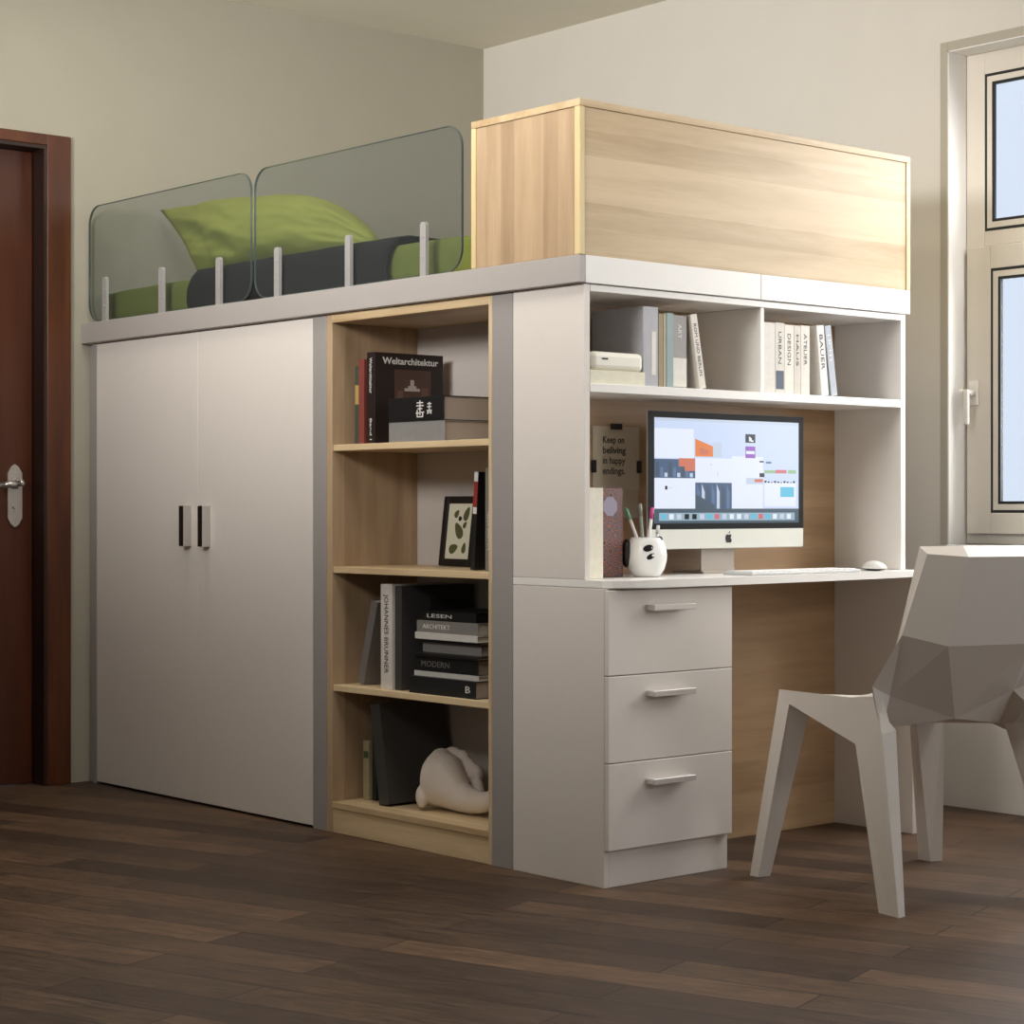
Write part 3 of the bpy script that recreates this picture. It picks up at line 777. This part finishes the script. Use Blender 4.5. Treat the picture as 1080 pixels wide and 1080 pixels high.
tile(0, .57, .27, .86, 'white'); tile(.07, .645, .085, .68, 'blk'); tile(.09, .66, .12, .665, 'lt')
tile(.27, .19, .39, .36, 'or', skew=.07); tile(.3, .27, .36, .34, 'or2', skew=.03); tile(.39, .22, .45, .36, 'lt')
tile(.27, .60, .52, .9, 'blue')
for k in range(7): tile(.28+.034*k, .62, .30+.034*k, .86, ('sl', 'lt', 'dark')[k % 3], skew=.08)
tile(.27, .375, .52, .61, 'white'); tile(.37, .43, .385, .44, 'lt'); tile(.42, .5, .425, .55, 'lt')
tile(.27, .72, .40, .9, 'dark', skew=.1); tile(0, .86, 1, 1, 'dark')
tile(.52, .35, .74, .86, 'white'); tile(.62, .56, .74, .62, 'lt'); tile(.68, .57, .74, .6, 'or2')
tile(.615, .13, .685, .215, 'blk'); tile(.64, .15, .66, .2, 'white', skew=.02); tile(.655, .19, .672, .205, 'white')
tile(.615, .25, .685, .365, 'pur'); tile(.62, .295, .68, .325, 'white')
tile(.72, .345, .8, .35, 'lt'); tile(.715, .39, .745, .405, 'blk'); tile(.76, .395, .8, .415, 'sl')
tile(.75, .48, .83, .51, 'grn'); tile(.83, .475, .91, .51, 'red'); tile(.92, .475, .98, .51, 'grn')
tile(.715, .51, .75, .55, 'blk')
tile(.75, .60, .98, .84, 'white'); 
for k in range(10): tile(.75+.023*k, .585+.006*(k % 3), .765+.023*k, .605, 'blk')
tile(.865, .645, .965, .745, 'teal')
tile(.03, .90, .97, .975, 'dock')
dc_ = ['teal', 'white', 'lt', 'blk', 'blk', 'lt', 'teal', 'red', 'lt', 'white', 'white', 'lt', 'teal', 'red', 'teal', 'white', 'lt', 'white']
for k in range(18): tile(.045+.051*k, .912, .075+.051*k, .962, dc_[k])
mo('screen', bm, mats_)
bm = bmesh.new(); bx(bm, .55, .68, .118, .123, .765, .90, bev=.001); bx(bm, .545, .685, .105, .222, ZD, ZD+.006, bev=.001); bx(bm, .55, .68, .1115, .122, .885, .93, bev=.001); bx(bm,.55,.68,.117,.1225,ZD+.006,.766,bev=0)
mo('stand', bm, mat('stand_aluminium', (178, 168, 156), .4, metal=.4))

# keyboard
r = thing('keyboard', 'slim white keyboard lying on the desk in front of the computer', 'keyboard', (.53, -.085, ZD))
obj('base', B(0, .44, 0, .105, .0, .008, bev=.002), mat('kb_base', (205, 205, 204), .35), r)
bm = bmesh.new()
for j in range(5):
    for i in range(17): bx(bm, .008+i*.0250, .008+i*.0250+.0215, .008+j*.0185, .008+j*.0185+.0155, .008, .0105, bev=.0006)
obj('keys', bm, mat('kb_keys', (238, 237, 234), .4), r)
# mouse
bm = bmesh.new(); ball(bm, (0, 0, 0), 1, (.031, .056, .022), seg=28)
for v in bm.verts:
    if v.co.z < 0: v.co.z *= .05
bmesh.ops.rotate(bm, verts=bm.verts, cent=(0, 0, 0), matrix=Matrix.Rotation(math.radians(-28), 3, 'Z'))
r = obj('mouse', bm, mat('mouse_white', (238, 236, 232), .2)); r.location = (1.105, -.02, ZD+.006)
tag(r, 'white glossy computer mouse on the right end of the desk', 'mouse')
bm = bmesh.new(); ball(bm, (0, 0, 0), 1, (.028, .052, .006), seg=24)
bmesh.ops.rotate(bm, verts=bm.verts, cent=(0, 0, 0), matrix=Matrix.Rotation(math.radians(-28), 3, 'Z'))
o = obj('underside', bm, BLACKM, r); o.location = (0, 0, -.0)

# panda pen cup
pc = thing('pen_cup', 'round white panda face pen cup with black ear holding pens', 'pen cup', (.262, .035, ZD))
bm = bmesh.new(); R = .0535; n = 40
prof_o = [(0.0, 0), (.030, 0), (.037, .004), (.047, .02), (.0525, .04), (.0535, .055), (.051, .074), (.044, .092), (.038, .1005), (.0355, .1005), (.041, .09), (.0475, .072), (.050, .055), (.048, .04), (.043, .022), (.03, .008), (0, .008)]
rings = []
for (rr, zz) in prof_o:
    rings.append([bm.verts.new((rr*math.cos(2*PI*i/n), rr*math.sin(2*PI*i/n), zz)) for i in range(n)] if rr > 0 else [bm.verts.new((0, 0, zz))])
for a, b_ in zip(rings, rings[1:]):
    for i in range(n):
        if len(a) == 1: f = bm.faces.new((a[0], b_[i], b_[(i+1) % n]))
        elif len(b_) == 1: f = bm.faces.new((a[i], b_[0], a[(i+1) % n]))
        else: f = bm.faces.new((a[i], b_[i], b_[(i+1) % n], a[(i+1) % n]))
        f.smooth = True
obj('cup', bm, mat('cup_glaze', (240, 240, 238), .2), pc)
camdir = Vector((-3.38-.262, -3.67-.035, 0)).normalized(); rightd = Vector((math.sin(.86), -math.cos(.86), 0))
def on_cup(a, z, r=.0536):   # a angle to the right of the direction to the viewer's side
    th = math.radians(a); return (camdir*math.cos(th)+rightd*math.sin(th))
def rad(z):
    for (r0, z0), (r1, z1) in zip(prof_o[2:9], prof_o[3:9]):
        if z0 <= z <= z1: return r0+(r1-r0)*(z-z0)/(z1-z0)
    return .05
def patch(a, z, w, h, tilt, name):
    bm = bmesh.new(); c = bm.verts.new(on_cup(a, z)*(rad(z)+.0012)+Vector((0, 0, z))); rim = []
    for i in range(20):
        t = 2*PI*i/20; du, dv = w*math.cos(t), h*math.sin(t)
        u = du*math.cos(tilt)-dv*math.sin(tilt); v = du*math.sin(tilt)+dv*math.cos(tilt)
        aa = a+math.degrees(u/.053); zz = z+v
        rim.append(bm.verts.new(on_cup(aa, zz)*(rad(zz)+.0012)+Vector((0, 0, zz))))
    for i in range(20): bm.faces.new((c, rim[i], rim[(i+1) % 20]))
    return obj(name, bm, BLACK, pc)
patch(6, .074, .014, .0085, .25, 'eye'); patch(13, .053, .012, .0065, .5, 'eye'); patch(34, .040, .004, .004, 0, 'nose'); patch(62, .045, .005, .01, 0, 'paw')
bm = bmesh.new(); lc = -rightd*.050+Vector((0, 0, .060)) + camdir*.004
ball(bm, lc, 1, (.015, .03, .037), M=Matrix.Rotation(math.atan2(rightd.y, rightd.x), 4, 'Z'))
obj('ear', bm, BLACK, pc)
bm = bmesh.new(); ball(bm, rightd*.034+Vector((0, 0, .096))+camdir*.01, 1, (.009, .009, .008)); obj('small_ear', bm, BLACK, pc)
def pen(label, p0, p1, col, cap):
    p0, p1 = Vector(p0), Vector(p1); base = Vector((.262, .035, ZD))
    d = p1-p0
    r = thing('pen', label, 'pen', base+p0, group='pens in the panda cup')
    bm = bmesh.new(); tube(bm, (0, 0, 0), d*.82, .0042); obj('barrel', bm, col, r)
    bm = bmesh.new(); tube(bm, d*.82, d*.985, .0046, .0046); tube(bm, d*.985, d, .0046, .003); obj('cap', bm, cap, r)
pW = mat('pen_white', (232, 232, 228), .3); pG = mat('pen_green', (120, 176, 140), .4); pP = mat('pen_pink', (214, 74, 140), .35); pY = mat('pen_grey', (150, 156, 148), .4)
RD = rightd
pen('white pen with green tip leaning left in the panda cup', RD*.008+Vector((0, 0, .012)), RD*-.052+Vector((0, 0, .176)), pW, pG)
pen('grey-green pen standing upright in the panda cup', RD*-.004+camdir*-.01+Vector((0, 0, .012)), RD*-.016+camdir*-.015+Vector((0, 0, .188)), pY, pY)
pen('white pen with pink cap in the panda cup', RD*-.002+camdir*.014+Vector((0, 0, .012)), RD*.016+camdir*.01+Vector((0, 0, .178)), pW, pP)
pen('short white pen at the right rim of the panda cup', RD*.018+camdir*-.006+Vector((0, 0, .012)), RD*.031+camdir*-.006+Vector((0, 0, .132)), pW, pW)

# cream file against the hutch side panel, patterned box, red book
b = book('cream magazine file standing against the left side panel of the hutch', .056, .16, .226, stand_y(.0215, .0, ZD), (236, 230, 212), name='magazine_file', cat='magazine file')
b = thing('patterned_box', 'tall slim box with colourful tile pattern and lilac label behind the pen cup', 'box', (.108, .055, ZD))
obj('box_body', B(0, .09, 0, .14, 0, .227, bev=.001), pattern_mat(), b)
bm = bmesh.new(); prism(bm, [(.045+.026*math.cos(a*PI/4+PI/8), -.0012, .18+.026*math.sin(a*PI/4+PI/8)) for a in range(8)], (0, .0008, 0)); obj('box_label', bm, mat('lilac_label', (150, 142, 160), .6), b)
b = book('dark red book standing behind the panda pen cup', .028, .12, .16, stand_y(.2, .085, ZD), (150, 50, 48))

# poster with clips on the back panel
YP = .2290
b = thing('poster', 'small beige quote poster clipped to the oak back panel', 'poster', (.255, YP, .975))
obj('paper', B(0, .17, -.0012, -.0004, 0, .168, bev=0), mat('poster_paper', (206, 194, 172), .8), b)
for k, t in enumerate(('Keep on', 'beliving', 'in happy', 'endings.')):
    text_part(t, .026, mat('poster_ink', (66, 60, 54), .7), b, frame((.035, -.0014, .124-k*.0275), (1, 0, 0), (0, 0, 1), (0, -1, 0)), name='lettering', fit=(.078, .084, .082, .082)[k], bold=.0004)
obj('clip', B(.064, .104, -.006, -.0015, .160, .176, bev=.001), BLACKM, b)
obj('clip', B(-.006, .010, -.006, -.0015, .045, .078, bev=.001), BLACKM, b); obj('clip', B(.16, .176, -.006, -.0015, .045, .078, bev=.001), BLACKM, b)
b = tag(obj('paper_sheet', B(0, .07, -.0003, -.0001, 0, .1, bev=0), mat('sheet', (196, 182, 160), .8)), 'plain beige paper sheet half hidden below the quote poster', 'paper'); b.location = (.352, YP, .90)

# ------------------------------------------------------------------ chair
CO = Vector((.601, -.548, 0)); CV = Vector((.961, -.276, 0)); CU = Vector((.276, .961, 0))
MWc = frame(CO, CV, CU, (0, 0, 1))
cr = thing('chair', 'faceted white plastic chair with four angular legs facing the desk', 'chair', mw=MWc)
def mirror(p): return (-p[0], p[1], p[2])
# half (s<0)
V = dict(
 T1=(-.179, -.306, .822), T2=(-.094, -.348, .815), M1=(-.214, -.258, .635), M2=(-.118, -.303, .609), L1=(-.180, -.162, .486), L2=(0, -.171, .426), P0=(-.2412, -.182, .487),
 T1i=(-.168, -.262, .838), T2i=(-.08, -.306, .840), M1i=(-.195, -.222, .64), M2i=(-.095, -.272, .625),
 P1=(-.243, -.182, .512), P2=(-.241, -.216, .406), P1i=(-.205, -.17, .50),
 RA=(-.24, .223, .472), RAi=(-.195, .20, .462), RB=(-.241, -.093, .478), RBi=(-.2, -.1, .47),
 S1=(0, .225, .448), S2=(-.11, .06, .435), S3=(-.10, -.13, .437), S4=(0, .05, .425), S5=(0, -.14, .445),
 U1=(0, .205, .420), U2=(-.19, .17, .425), U3=(-.19, -.10, .40), U4=(0, .0, .400))
def build_faces(bm, faces):
    idx = {}
    def g(n):
        if n not in idx:
            p = V[n] if not n.endswith("'") else mirror(V[n[:-1]])
            idx[n] = bm.verts.new(p)
        return idx[n]
    center = {'L2', 'S1', 'S4', 'S5', 'U1', 'U4'}
    def mm(n): return n if n in center else n+"'"
    for f in faces:
        try: bm.faces.new([g(n) for n in f])
        except ValueError: pass
        try: bm.faces.new([g(mm(n)) for n in reversed(f)])
        except ValueError: pass
    return idx
bm = bmesh.new()
half = [
 ('T1', 'T2', 'M2', 'M1'), ('M1', 'M2', 'L1'), ('M2', 'L2', 'L1'),
 ('T1', 'T1i', 'T2i', 'T2'), ('T1', 'M1', 'M1i', 'T1i'),
 ('T1i', 'M1i', 'M2i', 'T2i'), 
 ('M1', 'P1', 'P1i', 'M1i'), ('M1', 'L1', 'P2', 'P1'),
 ('M1i', 'P1i', 'S3', 'M2i'),
 # seat
 ('P1i', 'RBi', 'S3'), ('RBi', 'RAi', 'S2'), ('RBi', 'S2', 'S3'), ('RAi', 'S1', 'S2'), ('S1', 'S4', 'S2'), ('S2', 'S4', 'S5', 'S3'), ('M2i', 'S3', 'S5'),
 # rail top + outside
 ('RA', 'RAi', 'RBi', 'RB'), ('RB', 'RBi', 'P1i', 'P0'), ('P0', 'P1i', 'P1'),
 # underside
 ('RA', 'U2', 'U1', 'S1', 'RAi'), ('U2', 'U3', 'U4', 'U1'), ('L1', 'L2', 'U3', 'P2'), ('L2', 'U4', 'U3'),
 ('RA', 'RB', 'U3', 'U2'), ('RB', 'P0', 'P2', 'U3')]
ix = build_faces(bm, half)
def gv(n): return ix[n]
for q in (('T2', "T2'", "M2'", 'M2'), ('T2i', 'M2i', "M2i'", "T2i'"), ('T2', 'T2i', "T2i'", "T2'"), ('M2', "M2'", 'L2'), ('M2i', 'S5', "M2i'")):
    try: bm.faces.new([gv(n) for n in q])
    except ValueError: pass
bmesh.ops.triangulate(bm, faces=[f for f in bm.faces if len(f.verts) > 4])
obj('shell', bm, CHAIR, cr)
def leg(top, foot):
    bm = bmesh.new()
    A = [bm.verts.new(p) for p in top]; Bq = [bm.verts.new(p) for p in foot]; n = len(A)
    for i in range(n): bm.faces.new((A[i], A[(i+1) % n], Bq[(i+1) % n], Bq[i]))
    bm.faces.new(A); bm.faces.new(list(reversed(Bq)))
    return bm
for s in (1, -1):
    m = (lambda p: p) if s == 1 else mirror
    # front leg
    so_, si_ = (-.2405, -.186) if s == 1 else (-.231, -.138)
    top = [(so_, .2235, .4725), (so_, .176, .445), (si_, .176, .405), (si_, .205, .412)]
    foot = [(-.289, .284, 0), (-.282, .256, 0), (-.245, .258, 0), (-.238, .30, 0)]
    obj('leg', leg([m(p) for p in top], [m(p) for p in foot]), CHAIR, cr)
    # side rail wedge between the legs
    bm = bmesh.new()
    o_ = [(-.2412, .2238, .4728), (-.2412, .181, .441), (-.2412, -.111, .371), (-.2412, -.216, .405), (-.2412, -.182, .489), (-.2412, -.093, .479)]
    i_ = [(-.205, .214, .466), (-.205, .181, .437), (-.200, -.105, .385), (-.205, -.205, .41), (-.21, -.178, .482), (-.205, -.093, .470)]
    bm = leg([m(p) for p in o_], [m(p) for p in i_]); obj('side_rail', bm, CHAIR, cr)
    top = [(-.2415, -.093, .44), (-.2425, -.19, .47), (-.2415, -.218, .405), (-.198, -.212, .412), (-.196, -.108, .40)]
    foot = [(-.268, -.243, 0), (-.2655, -.28, 0), (-.263, -.314, 0), (-.238, -.303, 0), (-.236, -.255, 0)]
    top[0] = (-.2415, -.111, .372)
    obj('leg', leg([m(p) for p in top], [m(p) for p in foot]), CHAIR, cr)

# ------------------------------------------------------------------ light
w = bpy.data.worlds.new('sky'); S.world = w; w.use_nodes = True
nt = w.node_tree; bg = nt.nodes['Background']
tc = nt.nodes.new('ShaderNodeTexCoord'); sp = nt.nodes.new('ShaderNodeSeparateXYZ'); nt.links.new(tc.outputs['Generated'], sp.inputs[0])
mr = nt.nodes.new('ShaderNodeMapRange'); mr.inputs['From Min'].default_value = -.2; mr.inputs['From Max'].default_value = .45
nt.links.new(sp.outputs['X'], mr.inputs['Value'])
mx = nt.nodes.new('ShaderNodeMix'); mx.data_type = 'RGBA'
mx.inputs[6].default_value = (.20, .182, .16, 1); mx.inputs[7].default_value = lin((222, 233, 250))
nt.links.new(mr.outputs[0], mx.inputs[0]); nt.links.new(mx.outputs[2], bg.inputs['Color'])
bg.inputs['Strength'].default_value = 1.0

def area(name, loc, target, sx, sy, power, col=(1, 1, 1), spread=180):
    l = bpy.data.lights.new(name, 'AREA'); l.shape = 'RECTANGLE'; l.size = sx; l.size_y = sy; l.energy = power; l.color = col
    l.spread = math.radians(spread)
    o = bpy.data.objects.new(name, l); COL.objects.link(o); o.location = loc
    o.rotation_euler = (Vector(target)-Vector(loc)).to_track_quat('-Z', 'Y').to_euler()
    return o
area('window_daylight', (2.02, -.66, 1.58), (.2, -.35, .6), 1.1, 1.4, 56, (1, .98, .95))
area('ceiling_lamp', (-.75, -.3, 2.71), (-.55, -.2, 0), .7, .7, 14, (1, .965, .92))
area('wardrobe_ceiling_lamp', (-.42, 1.6, 2.71), (-.40, 1.6, 0), .22, .5, 6, (1, .94, .86))
area('side_fill', (-2.7, -.3, 2.2), (1.7, .7, 2.55), 1.2, .6, 20, (1, .97, .94), 90)  # unseen fill, added to brighten the right wall and the long face
area('bounce_fill', (.9, -3.4, 1.75), (.2, -1.2, 2.74), .6, .6, 14, (1, .96, .9))  # unseen fill aimed upward, added for bounce off the ceiling
area('ceiling_fill', (-2.4, .5, 1.95), (.9, 2.0, 2.74), .5, .5, 13, (1, .975, .93), 80)  # second unseen fill, added to lift the far part of the ceiling
# ------------------------------------------------------------------ camera
cam = bpy.data.cameras.new('camera'); co = bpy.data.objects.new('camera', cam); COL.objects.link(co)
cam.sensor_fit = 'HORIZONTAL'; cam.sensor_width = 36
cam.lens = 2134.77*36/1080
cam.shift_y = -(540-535.2)/1080
yaw = .8599
co.location = (-3.3831, -3.6711, .9279)
co.rotation_euler = Vector((math.cos(yaw), math.sin(yaw), 0)).to_track_quat('-Z', 'Y').to_euler()
S.camera = co
S.view_settings.view_transform = 'Standard'
S.view_settings.look = 'None'
